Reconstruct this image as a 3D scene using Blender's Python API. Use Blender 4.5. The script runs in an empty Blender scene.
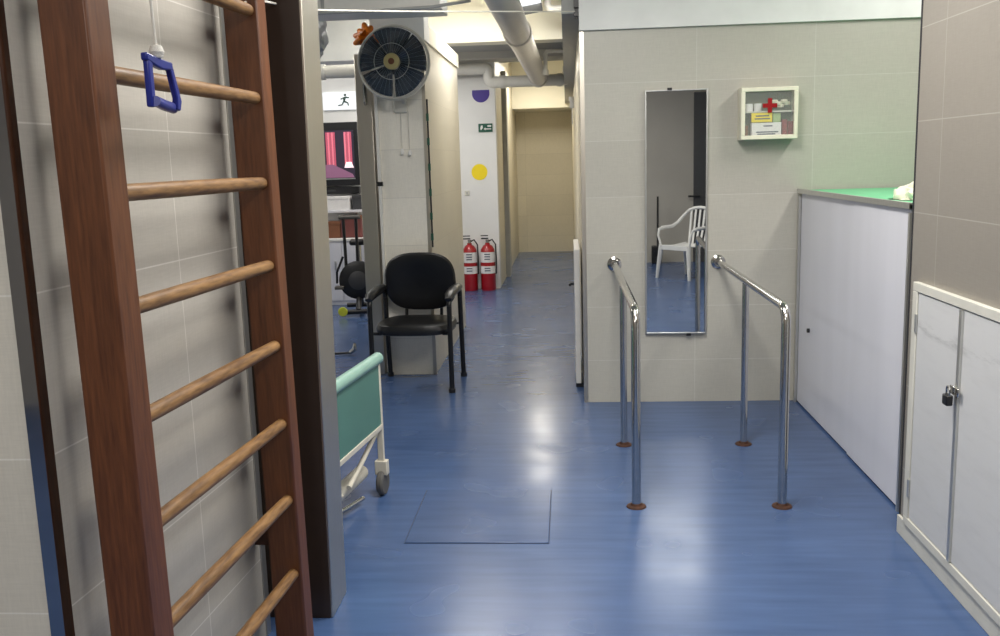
import bpy, bmesh, math, random
from mathutils import Vector, Matrix
random.seed(7)
PI=math.pi
scene=bpy.context.scene
COL=scene.collection
# ------------------------------------------------------------------ helpers
def srgb(r,g,b):
    def f(c):
        c/=255.
        return c/12.92 if c<=.04045 else ((c+.055)/1.055)**2.4
    return (f(r),f(g),f(b),1)
class N:
    def __init__(s,name):
        s.m=bpy.data.materials.new(name); s.m.use_nodes=True
        s.t=s.m.node_tree; s.t.nodes.clear()
        s.o=s.add('ShaderNodeOutputMaterial'); s.b=s.add('ShaderNodeBsdfPrincipled')
        s.l(s.b.outputs[0],s.o.inputs[0])
    def add(s,t,**k):
        n=s.t.nodes.new(t)
        for a,v in k.items(): setattr(n,a,v)
        return n
    def l(s,a,b): s.t.links.new(a,b)
    def set(s,**k):
        for a,v in k.items(): s.b.inputs[a.replace('_',' ')].default_value=v
    def noise(s,scale,detail=3,vec=None,rough=.5):
        n=s.add('ShaderNodeTexNoise'); n.inputs['Scale'].default_value=scale
        n.inputs['Detail'].default_value=detail; n.inputs['Roughness'].default_value=rough
        if vec is not None: s.l(vec,n.inputs['Vector'])
        return n
    def ramp(s,fac,stops):
        r=s.add('ShaderNodeValToRGB'); e=r.color_ramp.elements
        while len(e)<len(stops): e.new(.5)
        for i,(p,c) in enumerate(stops): e[i].position=p; e[i].color=c
        s.l(fac,r.inputs[0]); return r
    def mapr(s,fac,a,b,lo=0,hi=1):
        r=s.add('ShaderNodeMapRange'); r.inputs[1].default_value=lo; r.inputs[2].default_value=hi
        r.inputs[3].default_value=a; r.inputs[4].default_value=b; s.l(fac,r.inputs[0]); return r.outputs[0]
    def bump(s,h,strength,dist=.01):
        b=s.add('ShaderNodeBump'); b.inputs['Strength'].default_value=strength; b.inputs['Distance'].default_value=dist
        s.l(h,b.inputs['Height']); s.l(b.outputs[0],s.b.inputs['Normal']); return b
    def coords(s,kind='Object',scale=(1,1,1)):
        c=s.add('ShaderNodeTexCoord'); m=s.add('ShaderNodeMapping'); m.inputs['Scale'].default_value=scale
        s.l(c.outputs[kind],m.inputs[0]); return m.outputs[0]
def mixc(c,k): return (c[0]*k,c[1]*k,c[2]*k,1)
def mat(name,col,rough=.5,metal=0,var=.06,nscale=12,bump=0,bscale=60,stretch=(1,1,1),spec=None,coat=0):
    n=N(name); v=n.coords(scale=stretch)
    t=n.noise(nscale,4,v); r=n.ramp(t.outputs[0],[(.3,mixc(col,1-var)),(.7,mixc(col,1+var))])
    n.l(r.outputs[0],n.b.inputs['Base Color'])
    n.set(Roughness=rough,Metallic=metal)
    if spec is not None: n.b.inputs['Specular IOR Level'].default_value=spec
    if coat: n.b.inputs['Coat Weight'].default_value=coat; n.b.inputs['Coat Roughness'].default_value=.1
    n.l(n.mapr(t.outputs[0],max(.02,rough*.85),min(1,rough*1.15)),n.b.inputs['Roughness'])
    if bump:
        b=n.noise(bscale,3,v); n.bump(b.outputs[0],bump)
    return n.m
def emis(name,col,s):
    n=N(name); n.set(Base_Color=col,Emission_Color=col,Emission_Strength=s,Roughness=.4); return n.m
def tile(name,col,grout,axis,w=.70,h=.345,zo=.275,uo=0.,rough=.38,var=.035):
    n=N(name); g=n.add('ShaderNodeNewGeometry'); sp=n.add('ShaderNodeSeparateXYZ'); n.l(g.outputs['Position'],sp.inputs[0])
    cb=n.add('ShaderNodeCombineXYZ')
    def off(o,k):
        a=n.add('ShaderNodeMath',operation='SUBTRACT'); n.l(o,a.inputs[0]); a.inputs[1].default_value=k; return a.outputs[0]
    n.l(off(sp.outputs[axis],uo),cb.inputs[0]); n.l(off(sp.outputs[2],zo),cb.inputs[1])
    b=n.add('ShaderNodeTexBrick'); b.offset=0; b.squash=1
    n.l(cb.outputs[0],b.inputs['Vector'])
    for k,v in (('Scale',1),('Mortar Size',.0022),('Mortar Smooth',.3),('Bias',0),('Brick Width',w),('Row Height',h)): b.inputs[k].default_value=v
    b.inputs['Color1'].default_value=mixc(col,1-var); b.inputs['Color2'].default_value=mixc(col,1+var); b.inputs['Mortar'].default_value=grout
    m=n.add('ShaderNodeMapping'); m.inputs['Scale'].default_value=(18,18,260); n.l(g.outputs['Position'],m.inputs[0])
    t=n.noise(1,3,m.outputs[0]); m2=n.add('ShaderNodeMapping'); m2.inputs['Scale'].default_value=(230,230,20); n.l(g.outputs['Position'],m2.inputs[0])
    t2=n.noise(1,3,m2.outputs[0]); t3=n.noise(1.3,3,g.outputs['Position'])
    ad=n.add('ShaderNodeMath',operation='ADD'); n.l(t.outputs[0],ad.inputs[0]); n.l(t2.outputs[0],ad.inputs[1])
    ad2=n.add('ShaderNodeMath',operation='ADD'); n.l(ad.outputs[0],ad2.inputs[0]); n.l(t3.outputs[0],ad2.inputs[1])
    k=n.mapr(ad2.outputs[0],.93,1.07,1.1,1.9)
    mx=n.add('ShaderNodeVectorMath',operation='SCALE'); n.l(b.outputs['Color'],mx.inputs[0]); n.l(k,mx.inputs['Scale'])
    n.l(mx.outputs[0],n.b.inputs['Base Color']); n.set(Roughness=rough)
    n.bump(b.outputs['Fac'],-.25,.002)
    return n.m
class MB:
    def __init__(s): s.b=bmesh.new()
    def box(s,x0,x1,y0,y1,z0,z1,rot=None,at=None):
        r=bmesh.ops.create_cube(s.b,size=1)
        M=Matrix.Translation(((x0+x1)/2,(y0+y1)/2,(z0+z1)/2))@Matrix.Diagonal((abs(x1-x0),abs(y1-y0),abs(z1-z0),1))
        if rot is not None: M=Matrix.Translation(at or (0,0,0))@rot.to_4x4()@M
        bmesh.ops.transform(s.b,matrix=M,verts=r['verts']); return s
    def cyl(s,p,q,r,r2=None,n=20):
        return s.tube([p,q],[r,r if r2 is None else r2],n)
    def tube(s,pts,r,n=12,closed=False,flat=1.0,up=None):
        pts=[Vector(p) for p in pts]; k=len(pts)
        rs=r if isinstance(r,(list,tuple)) else [r]*k
        rings=[]; prev=None
        for i,p in enumerate(pts):
            if closed: t=(pts[(i+1)%k]-pts[i-1]).normalized()
            elif i==0: t=(pts[1]-p).normalized()
            elif i==k-1: t=(p-pts[-2]).normalized()
            else: t=((pts[i+1]-p).normalized()+(p-pts[i-1]).normalized()).normalized()
            if up is not None: a=Vector(up); a=(a-t*a.dot(t)).normalized()
            elif prev is None:
                a=Vector((0,0,1)) if abs(t.z)<.9 else Vector((1,0,0)); a=(a-t*a.dot(t)).normalized()
            else: a=(prev-t*prev.dot(t)).normalized()
            prev=a; b=t.cross(a)
            rings.append([s.b.verts.new(p+(a*math.cos(2*PI*j/n)*flat+b*math.sin(2*PI*j/n))*rs[i]) for j in range(n)])
        m=k if closed else k-1
        for i in range(m):
            A,B=rings[i],rings[(i+1)%k]
            for j in range(n): s.b.faces.new((A[j],A[(j+1)%n],B[(j+1)%n],B[j]))
        if not closed:
            s.b.faces.new(rings[0][::-1]); s.b.faces.new(rings[-1])
        return s
    def lathe(s,prof,c=(0,0,0),axis='Z',n=32):
        # prof [(r,h)]
        c=Vector(c); rings=[]
        def P(r,h,a):
            x,y=r*math.cos(a),r*math.sin(a)
            return c+(Vector((x,y,h)) if axis=='Z' else Vector((x,h,y)) if axis=='Y' else Vector((h,x,y)))
        for r,h in prof:
            if r<1e-5: rings.append([s.b.verts.new(P(0,h,0))])
            else: rings.append([s.b.verts.new(P(r,h,2*PI*j/n)) for j in range(n)])
        for A,B in zip(rings,rings[1:]):
            for j in range(n):
                a0,a1=A[j%len(A)],A[(j+1)%len(A)]; b0,b1=B[j%len(B)],B[(j+1)%len(B)]
                vs=[]
                for v in (a0,a1,b1,b0):
                    if v not in vs: vs.append(v)
                if len(vs)>2: s.b.faces.new(vs)
        return s
    def prism(s,poly,d0,d1,axis='Z'):
        def P(u,v,d): return (u,v,d) if axis=='Z' else (u,d,v) if axis=='Y' else (d,u,v)
        A=[s.b.verts.new(P(u,v,d0)) for u,v in poly]; B=[s.b.verts.new(P(u,v,d1)) for u,v in poly]
        k=len(poly); s.b.faces.new(A); s.b.faces.new(B[::-1])
        for i in range(k): s.b.faces.new((A[i],B[i],B[(i+1)%k],A[(i+1)%k]))
        return s
    def grid(s,fn,nu,nv,closed_u=False):
        V=[[s.b.verts.new(fn(i/(nu if closed_u else nu-1),j/(nv-1))) for j in range(nv)] for i in range(nu)]
        for i in range(nu if closed_u else nu-1):
            for j in range(nv-1):
                s.b.faces.new((V[i][j],V[(i+1)%nu][j],V[(i+1)%nu][j+1],V[i][j+1]))
        return s
    def xf(s,M): bmesh.ops.transform(s.b,matrix=M,verts=s.b.verts); return s
    def build(s,name,m,parent=None,org=None,bevel=0,seg=2,smooth=True,sub=0,solid=0,label=None):
        bmesh.ops.recalc_face_normals(s.b,faces=s.b.faces)
        o_=Vector(org) if org is not None else Vector((0,0,0))
        if org is not None: bmesh.ops.translate(s.b,vec=-o_,verts=s.b.verts)
        me=bpy.data.meshes.new(name); s.b.to_mesh(me); s.b.free()
        if smooth:
            for p in me.polygons: p.use_smooth=True
            me.set_sharp_from_angle(angle=math.radians(38))
        for mm in (m if isinstance(m,(list,tuple)) else [m]): me.materials.append(mm)
        o=bpy.data.objects.new(name,me); COL.objects.link(o)
        if parent is not None: o.parent=parent
        elif org is not None: o.location=o_
        if solid: q=o.modifiers.new('s','SOLIDIFY'); q.thickness=solid; q.offset=0
        if bevel:
            q=o.modifiers.new('b','BEVEL'); q.width=bevel; q.segments=seg; q.limit_method='ANGLE'; q.angle_limit=math.radians(38)
        if sub: q=o.modifiers.new('u','SUBSURF'); q.levels=sub; q.render_levels=sub
        if label: o['label']=label
        return o
def tag(o,label,cat,group=None):
    o['label']=label; o['category']=cat
    if group: o['group']=group
    return o
def thing(name,label,cat,loc=(0,0,0),rz=0,group=None):
    o=bpy.data.objects.new(name,None); COL.objects.link(o); o.empty_display_size=.05
    o.location=loc; o.rotation_euler=(0,0,rz); return tag(o,label,cat,group)
def struct(o): o['kind']='structure'; return o
def copy_tree(o,parent=None):
    kids=list(o.children); c=o.copy(); COL.objects.link(c)
    if parent is not None: c.parent=parent
    for k in kids: copy_tree(k,c)
    return c
def arc(c,r,a0,a1,n,u,v):
    c,u,v=Vector(c),Vector(u),Vector(v)
    return [c+u*r*math.cos(a0+(a1-a0)*i/n)+v*r*math.sin(a0+(a1-a0)*i/n) for i in range(n+1)]
def rrect(x0,x1,z0,z1,r,n=6):
    p=[]
    for cx,cz,a in ((x1-r,z1-r,0),(x0+r,z1-r,PI/2),(x0+r,z0+r,PI),(x1-r,z0+r,1.5*PI)):
        for i in range(n+1): t=a+PI/2*i/n; p.append((cx+r*math.cos(t),cz+r*math.sin(t)))
    return p
# ------------------------------------------------------------------ materials
M={}
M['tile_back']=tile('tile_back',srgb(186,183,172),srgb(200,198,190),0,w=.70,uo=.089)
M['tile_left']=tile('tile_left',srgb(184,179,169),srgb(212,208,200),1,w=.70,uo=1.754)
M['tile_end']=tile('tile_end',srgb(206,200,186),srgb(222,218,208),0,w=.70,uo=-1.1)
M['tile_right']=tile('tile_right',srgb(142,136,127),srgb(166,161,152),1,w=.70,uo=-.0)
M['tile_col_lit']=tile('tile_col_lit',srgb(242,237,223),srgb(220,216,204),0,w=.70,uo=-1.70)  # front face coloured whiter to stand in for the light on it
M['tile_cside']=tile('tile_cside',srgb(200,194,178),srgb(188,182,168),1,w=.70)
M['tile_corr']=tile('tile_corr',srgb(216,208,186),srgb(196,188,168),0,w=.9,uo=.2)
M['tile_corry']=tile('tile_corry',srgb(216,208,186),srgb(196,188,168),1,w=.9)
M['white']=mat('white_paint',srgb(226,226,224),.55,bump=.06,bscale=25,var=.03,nscale=3)
M['band']=mat('white_band_paint',srgb(238,239,236),.6,bump=.15,bscale=18,var=.05,nscale=5)
M['cream']=mat('cream_paint',srgb(244,239,220),.55,var=.02,nscale=3)
M['ceil']=mat('ceiling_paint',srgb(206,203,194),.7,var=.05,nscale=2)
M['grey']=mat('grey_paint',srgb(168,168,164),.6,var=.06)
M['rear']=mat('rear_wall_paint',srgb(176,170,160),.6,var=.05,nscale=2)
M['dark']=mat('dark_grey_door',srgb(62,62,64),.5)
M['black']=mat('black_plastic',srgb(22,22,24),.42)
M['vinyl']=mat('black_vinyl',srgb(24,24,25),.36,bump=.12,bscale=260,var=.15)
M['blackmetal']=mat('black_metal',srgb(18,18,19),.35)
M['lam']=mat('white_laminate',srgb(224,224,230),.35,var=.03,nscale=3,stretch=(1,2,.3))
M['alu']=mat('aluminium',srgb(200,200,196),.35,.85,stretch=(1,1,.05),nscale=60)
M['frame']=mat('cream_frame_paint',srgb(208,206,195),.5,var=.05,nscale=8)
M['chrome']=mat('chrome',srgb(196,194,190),.16,1.0,var=.05)
M['rust']=mat('rusty_metal',srgb(70,43,29),.7,.3,var=.4,nscale=50,bump=.3)
M['pipe']=mat('pipe_paint',srgb(206,202,196),.45,var=.05,nscale=6)
M['pipew']=mat('white_pipe',srgb(226,224,216),.4,var=.05,nscale=8)
M['red']=mat('red_enamel',srgb(158,12,22),.3,coat=.5)
M['label']=mat('white_label',srgb(228,226,224),.5,var=.04,nscale=30)
M['ink']=mat('dark_ink',srgb(66,76,96),.6)
M['yellow']=mat('yellow_paper',srgb(240,214,24),.5,var=.03)
M['purple']=mat('purple_vinyl',srgb(64,44,140),.5)
M['green']=mat('exit_green',srgb(26,84,66),.5)
M['mint']=mat('green_top',srgb(112,206,150),.4,var=.05)
M['teal']=mat('teal_board',srgb(82,124,113),.45,var=.06,nscale=5)
M['tealpad']=mat('teal_pad',srgb(138,174,161),.4,var=.05)
M['beige']=mat('beige_enamel',srgb(206,200,184),.4)
M['rubber']=mat('grey_rubber',srgb(86,84,80),.6)
M['bluep']=mat('blue_plastic',srgb(34,44,128),.3,var=.1)
M['rope']=mat('white_rope',srgb(214,210,200),.7,bump=.4,bscale=300)
M['orange']=mat('orange_ribbon',srgb(206,112,20),.35,var=.35,nscale=30)
M['wplastic']=mat('white_plastic',srgb(232,230,226),.35,var=.02)
M['pink']=mat('pink',srgb(226,120,140),.5,var=.1)
M['brown']=mat('brown_basket',srgb(120,76,50),.7,bump=.4,bscale=80)
M['foil']=mat('silver_foil',srgb(214,214,214),.3,.55,bump=.6,bscale=25)
M['darkgap']=mat('dark_gap',srgb(40,40,44),.8)
M['gold']=mat('cream_gold_hub',srgb(200,186,130),.35,.2)
M['hatch']=None
def wood(name,a,b,rough,sx):
    n=N(name); v=n.coords(scale=sx); t=n.noise(3,6,v,.6); t2=n.noise(14,4,v)
    ad=n.add('ShaderNodeMath',operation='ADD'); n.l(t.outputs[0],ad.inputs[0]); n.l(t2.outputs[0],ad.inputs[1])
    r=n.ramp(n.mapr(ad.outputs[0],0,1,.75,1.25),[(0,a),(1,b)]); n.l(r.outputs[0],n.b.inputs['Base Color'])
    n.set(Roughness=rough); n.bump(t2.outputs[0],.12,.002); return n.m
M['post']=wood('reddish_brown_wood',srgb(80,44,22),srgb(110,65,36),.42,(9,9,.7))
M['rung']=wood('worn_rung_wood',srgb(98,68,38),srgb(150,113,70),.45,(9,1.2,9))
def steel(name,col,rough,sc):
    n=N(name); v=n.coords(scale=sc); t=n.noise(1,2,v)
    n.l(n.mapr(t.outputs[0],rough*.8,rough*1.25),n.b.inputs['Roughness']); n.set(Base_Color=col,Metallic=1.0)
    return n.m
M['steel']=steel('brushed_stainless',srgb(204,197,184),.36,(120,120,3))
M['polish']=steel('polished_stainless',srgb(186,186,188),.07,(40,40,1))
def floor_mat(name,a,b):
    n=N(name); g=n.add('ShaderNodeNewGeometry'); P=g.outputs['Position']
    t=n.noise(.9,4,P); t2=n.noise(3.2,1.0,P); mp=n.add('ShaderNodeMapping'); mp.inputs['Scale'].default_value=(1.2,9,1); n.l(P,mp.inputs[0])
    t3=n.noise(2.2,2,mp.outputs[0],.5)
    ad=n.add('ShaderNodeMath',operation='ADD'); n.l(t.outputs[0],ad.inputs[0]); n.l(t3.outputs[0],ad.inputs[1])
    r=n.ramp(n.mapr(ad.outputs[0],0,1,.7,1.3),[(0,a),(1,b)]); n.l(r.outputs[0],n.b.inputs['Base Color'])
    n.l(n.mapr(t2.outputs[0],.20,.29,.25,.75),n.b.inputs['Roughness'])
    n.b.inputs['Specular IOR Level'].default_value=.42
    ad2=n.add('ShaderNodeMath',operation='ADD'); n.l(t2.outputs[0],ad2.inputs[0]); n.l(t3.outputs[0],ad2.inputs[1])
    n.bump(t2.outputs[0],.06,.02); return n.m
M['floor']=floor_mat('blue_epoxy_floor',srgb(59,81,119),srgb(72,95,136))
M['hatch']=floor_mat('blue_hatch_cover',srgb(57,78,115),srgb(68,90,130))
def mirror_mat():
    n=N('mirror_glass'); n.set(Base_Color=(.80,.82,.81,1),Metallic=1,Roughness=.012); return n.m
M['mirror']=mirror_mat()
def glass_mat(name,col,a):
    n=N(name); n.set(Base_Color=col,Roughness=.05,Alpha=a); n.b.inputs['Specular IOR Level'].default_value=.6; return n.m
M['glass']=glass_mat('box_glass',srgb(235,240,235),.10)
M['blade']=glass_mat('smoky_blade',srgb(52,66,80),.86)
def scuffed():
    n=N('scuffed_white_door'); g=n.add('ShaderNodeNewGeometry'); sp=n.add('ShaderNodeSeparateXYZ'); n.l(g.outputs['Position'],sp.inputs[0])
    mp=n.add('ShaderNodeMapping'); mp.inputs['Scale'].default_value=(1,2.2,12); mp.inputs['Rotation'].default_value=(.06,0,0); n.l(g.outputs['Position'],mp.inputs[0])
    t=n.noise(1.6,6,mp.outputs[0],.7)
    # a worn scuff line at rail height plus faint streaks lower down
    d=n.add('ShaderNodeMath',operation='SUBTRACT'); n.l(sp.outputs[2],d.inputs[0]); d.inputs[1].default_value=.885
    ab=n.add('ShaderNodeMath',operation='ABSOLUTE'); n.l(d.outputs[0],ab.inputs[0])
    band=n.mapr(ab.outputs[0],1,.12,.0,.035)
    mu=n.add('ShaderNodeMath',operation='MULTIPLY'); n.l(n.mapr(t.outputs[0],0,.75,.48,.72),mu.inputs[0]); n.l(band,mu.inputs[1])
    r=n.ramp(mu.outputs[0],[(0,srgb(206,206,205)),(1,srgb(112,112,112))]); n.l(r.outputs[0],n.b.inputs['Base Color']); n.set(Roughness=.5)
    return n.m
M['scuff']=scuffed()
M['tube']=emis('lamp_tube',(1,.97,.9,1),6)
# ------------------------------------------------------------------ setting
CZ=3.1
def box1(name,x0,x1,y0,y1,z0,z1,m,bevel=0): return struct(MB().box(x0,x1,y0,y1,z0,z1).build(name,m,bevel=bevel))
box1('floor',-5.2,3.4,-2.6,16.3,-.1,0,M['floor'])
box1('ceiling',-5.2,3.4,-2.6,16.3,CZ,CZ+.1,M['ceil'])
box1('wall_rear',-5.2,3.4,-2.6,-2.3,0,CZ,M['rear'])
box1('wall_far_left',-5.3,-5.1,-2.6,10.9,0,CZ,M['white'])
box1('wall_far_right',3.3,3.5,-2.6,6.1,0,CZ,M['rear'])
# back wall + soffit band
box1('wall_back',.09,3.3,5.86,6.1,0,CZ,M['tile_back'])
box1('trim_1',.085,3.3,5.835,5.87,2.315,CZ,M['band'])
# right wall (thick block) with a recess for the cupboard drawn by the cupboard itself
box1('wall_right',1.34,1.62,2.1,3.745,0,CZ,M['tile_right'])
# left wall: block with slanted corridor face
A=math.radians(3.4)
def lw(y): return -1.097+(y-1.79)*math.tan(A)
mb=MB(); y0,y1=1.79,2.87
mb.prism([(lw(y0),y0),(lw(y1),y1),(-2.6,y1),(-2.6,y0)],0,CZ)
wl=struct(mb.build('wall_left',[M['tile_left'],M['tile_end']]))
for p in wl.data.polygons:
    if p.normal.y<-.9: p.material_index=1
# tiled wall stub (the column with the fan)
w=struct(MB().box(-1.366,-1.0,6.72,8.8,0,2.41).build('wall_partition',[M['tile_col_lit'],M['tile_cside']]))
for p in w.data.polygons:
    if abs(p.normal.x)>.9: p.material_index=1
box1('trim_2',-1.372,-.985,6.71,6.95,2.41,CZ,M['band'])
box1('trim_14',-1.372,-.985,6.95,8.81,2.41,2.53,M['cream'])
# far white wall, corridor
box1('wall_far',-1.62,-.85,11.4,11.6,0,CZ,M['white'])
box1('wall_corridor_left',-1.0,-.85,11.6,16.1,0,CZ,M['tile_corry'])
box1('trim_3',-.86,-.79,12.55,12.80,0,2.72,M['grey'])
box1('wall_corridor_end',-1.0,.4,15.95,16.1,0,CZ,M['tile_corr'])
box1('trim_4',-.86,.2,15.0,15.95,2.36,CZ,M['cream'])
box1('wall_corridor_right',.09,.3,6.1,16.1,0,CZ,M['tile_corry'])
box1('wall_left_room_back',-5.2,-1.62,10.7,11.6,0,CZ,M['white'])
# beams and soffit slab
box1('trim_5',-1.372,.0,9.0,9.25,2.66,CZ,M['cream'])
box1('trim_15',-1.6,.09,9.25,12.3,2.80,CZ,M['grey'])  # added slab; its grey stands in for the dim ceiling beyond the beam
box1('trim_6',-1.62,.09,11.0,11.4,2.72,2.80,M['ceil'])
box1('trim_7',-.02,.09,5.87,15.0,2.42,CZ,M['grey'])
box1('trim_8',-5.1,-1.372,8.2,8.5,2.45,CZ,M['band'])
# steel corner guards
def guard(name,pts,z0,z1,m): return struct(MB().prism(pts,z0,z1).build(name,m))
t=.004
x0=lw(1.79)
e=Vector((math.sin(A),math.cos(A))); nrm=Vector((math.cos(A),-math.sin(A)))
def gp(u,v): # u along wall from near corner, v outward
    q=Vector((x0,1.79))+e*u+nrm*v; return (q.x,q.y)
guard('trim_9',[(x0-.028,1.79-t),gp(-t,t),gp(.030,t),gp(.030,0),(x0,1.79),(x0-.028,1.79)],0,CZ,M['polish'])
x1=lw(2.87)
q=Vector((x1,2.87))
guard('trim_10',[tuple(q+nrm*0-e*.03),tuple(q-e*.03+nrm*t),tuple(q+nrm*t+e*t),(x1-.03,2.87+t),(x1-.03,2.87),(x1,2.87)],0,CZ,M['alu'])
guard('trim_11',[(.086,5.90),(.086,5.856),(.112,5.856),(.112,5.86),(.09,5.86),(.09,5.90)],0,2.31,M['steel'])
guard('trim_12',[(-1.0,6.76),(-.996,6.76),(-.996,6.716),(-1.02,6.716),(-1.02,6.72),(-1.0,6.72)],0,2.40,M['steel'])
guard('trim_13',[(1.338,3.735),(1.338,3.748),(1.365,3.748),(1.365,3.745),(1.34,3.745),(1.34,3.735)],0,CZ,M['darkgap'])
# rear door (seen in the mirror)
d=struct(MB().box(1.30,2.25,-2.3,-2.25,0,2.45).build('door_1',M['dark'],bevel=.004))
MB().tube([(1.39,-2.2,.97),(1.22,-2.2,.97)],.014).cyl((1.36,-2.25,.97),(1.36,-2.2,.97),.012).build('door_handle',M['black'],d)
# ------------------------------------------------------------------ floor hatch
h=thing('floor_hatch','square blue painted access hatch set flush in the blue floor','hatch',(-.4,3.92,0))
MB().box(-.3015,.3015,-.3145,.3145,.0003,.0015).build('seam',mat('seam_blue',srgb(40,52,80),.6),h)
MB().box(-.298,.298,-.311,.311,.0006,.004).build('cover',M['hatch'],h,bevel=.002)
# ------------------------------------------------------------------ wall bars
base=Vector((-.923,1.85,0))
wb=thing('wall_bars','tall brown wooden wall bars with round rungs standing against left tiled wall','wall bars',base,-A)
wb.rotation_euler.y=-math.radians(.6)
PD=.105
for yy,th in ((0,.09),(.905,.072)):
    MB().box(-PD,0,yy,yy+th,0,2.75).build('post',M['post'],wb,bevel=.006)
for k in range(10):
    z=.262+.2490*k
    p0=[(-.028,.09,z),(-.028,.36,z),(-.028,.64,z),(-.028,.915,z)]
    MB().tube(p0,[.019,.020,.0195,.018],16).build('rung',M['rung'],wb)
for yy in (.02,.925):
    for z in (.35,2.3):
        MB().box(-PD-.052,-PD+.01,yy,yy+.03,z,z+.04).build('wall_bracket',M['rust'],wb)
# ------------------------------------------------------------------ pulley handle
ph=thing('pull_exerciser','blue plastic hand grip hanging on a white cord before the wall bars','exercise handle',(-.86,1.985,1.69),-.1)
ph.scale=(.88,.88,.88)
# frame lies in local YZ-ish plane
mb=MB()
mb.tube([(.012,-.058,.006),(0,-.0,.0),(-.012,.066,-.004)],[.0125,.0135,.0135],12,flat=1)
mb.build('grip',M['bluep'],ph)
MB().box(-.008,.008,-.066,-.046,-.008,.112).build('side_arm',M['bluep'],ph,bevel=.004)
MB().prism([(.068,-.012),(.078,.012),(.046,.098),(.03,.098),(.056,.02),(.052,-.008)],-.008,.008,'X').build('side_arm',M['bluep'],ph,bevel=.003)
MB().prism([(-.072,.118),(-.072,.10),(-.03,.088),(0,.083),(.046,.086),(.046,.104),(.02,.106),(-.03,.112)],-.009,.009,'X').build('top_bar',M['bluep'],ph,bevel=.004)
MB().lathe([(0,-.018),(.013,-.014),(.018,0),(.013,.014),(0,.018)],(0,-.012,.124),n=14).build('knot',M['rope'],ph)
MB().tube([(0,-.012,.13),(.0,-.016,.2),(0,-.026,.5),(0,-.04,1.0),(0,-.045,1.60)],.0036,8).build('cord',M['rope'],ph)
# long overhead cord
mb=MB(); P=[(-.932,2.66,2.0),(-.915,2.82,2.045),(-.87,3.2,2.071),(-.685,4.,2.179),(-.334,5.,2.315),(.06,5.835,2.425)]
tag(mb.tube(P,.0035,8).build('cord',M['rope'],org=P[0]),'thin white cord strung overhead from the wall bars towards the back wall','cord')
hk=MB().box(.055,.085,5.84,5.87,2.40,2.425).box(.055,.085,5.84,5.87,2.45,2.50).box(.06,.08,5.86,5.90,2.39,2.51)
tag(hk.build('cord_hook',M['black'],org=(.07,5.87,2.45)),'small black hook bracket at the upper corner of the back wall','hook')
# ------------------------------------------------------------------ steel clad column
sc=thing('steel_column','brushed stainless steel clad column standing just beyond the wooden wall bars','column',(-.968,3.055,0))
sc.rotation_euler.y=math.radians(.6)
MB().box(-.13,.13,-.085,.11,.002,CZ-.004).build('cladding',M['steel'],sc,bevel=.003)
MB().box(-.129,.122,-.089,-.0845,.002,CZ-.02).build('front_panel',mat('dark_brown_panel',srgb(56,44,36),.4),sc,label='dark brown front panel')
# ------------------------------------------------------------------ hospital bed
hb=thing('hospital_bed','hospital bed with teal foot board and padded top behind the steel column','bed',(-.955,3.75,0),-math.radians(7))
# local: y along the board, x- into the room
MB().prism(rrect(-.43,.43,.34,.645,.03),-.012,.012,'X').build('foot_board',M['teal'],hb,bevel=.003)
MB().tube([(0,-.46,.655),(0,.46,.66)],.028,16).build('padded_rail',M['tealpad'],hb,label='pale teal padded top rail')
for s in (-1,1):
    MB().box(-.014,.014,s*.44-.012,s*.44+.012,.16,.64).build('post',M['beige'],hb,bevel=.003)
MB().box(-.016,.016,-.44,.44,.325,.35).build('cross_rail',M['beige'],hb,bevel=.003)
for s in (-1,1):
    MB().tube([(0,s*.43,.34),(-.03,s*.2,.2),(-.02,s*.05,.17)],.012,10).build('brace',M['beige'],hb)
MB().tube([(-.08,-.44,.14),(-.09,.40,.12)],.035,14).build('foot_beam',M['beige'],hb,label='cream tubular cross beam')
MB().box(-2.0,-.03,-.42,-.38,.30,.36).build('side_rail',M['beige'],hb)
MB().box(-2.0,-.03,.38,.42,.30,.36).build('side_rail',M['beige'],hb)
MB().box(-1.98,-.06,-.40,.40,.36,.48).build('mattress',M['teal'],hb,bevel=.03,seg=3)
MB().tube([(-.05,.30,.03),(-.09,.16,.025),(-.12,.05,.03)],.011,10).build('brake_pedal',M['chrome'],hb)
for x in (0,-1.95):
    for s in (-1,1):
        c=MB(); c.lathe([(.0,-.016),(.055,-.016),(.062,-.008),(.062,.008),(.055,.016),(0,.016)],(x,s*.44,.062),axis='X',n=24)
        w_=c.build('caster',M['rubber'],hb)
        MB().box(x-.03,x+.03,s*.44-.02,s*.44+.02,.10,.17).build('caster_fork',M['beige'],w_,bevel=.004)
# ------------------------------------------------------------------ black armchair
ch=thing('armchair','black vinyl armchair with black metal frame in front of the tiled column','chair',(-1.085,6.17,0))
sx=.275
def cushion(fn_top,nu,nv): pass
# seat: superellipse slab
def slab(mb,cx,cy,hx,hy,zt,zb,n=3.2,K=44,tilt=0,dish=.012):
    rings=[(0.0,zt-dish),(.55,zt-dish*.5),(.86,zt),(.96,zt-.008),(1.0,(zt+zb)/2),(.97,zb+.006),(.9,zb),(0,zb)]
    V=[]
    for r,z in rings:
        if r==0: V.append([mb.b.verts.new((cx,cy,z))]); continue
        row=[]
        for k in range(K):
            a=2*PI*k/K; c,s=math.cos(a),math.sin(a)
            x=math.copysign(abs(c)**(2/n),c)*hx*r; y=math.copysign(abs(s)**(2/n),s)*hy*r
            row.append(mb.b.verts.new((cx+x,cy+y,z+tilt*y)))
        V.append(row)
    for A_,B_ in zip(V,V[1:]):
        for k in range(K):
            vs=[]
            for v in (A_[k%len(A_)],A_[(k+1)%len(A_)],B_[(k+1)%len(B_)],B_[k%len(B_)]):
                if v not in vs: vs.append(v)
            if len(vs)>2: mb.b.faces.new(vs)
    return mb
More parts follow.
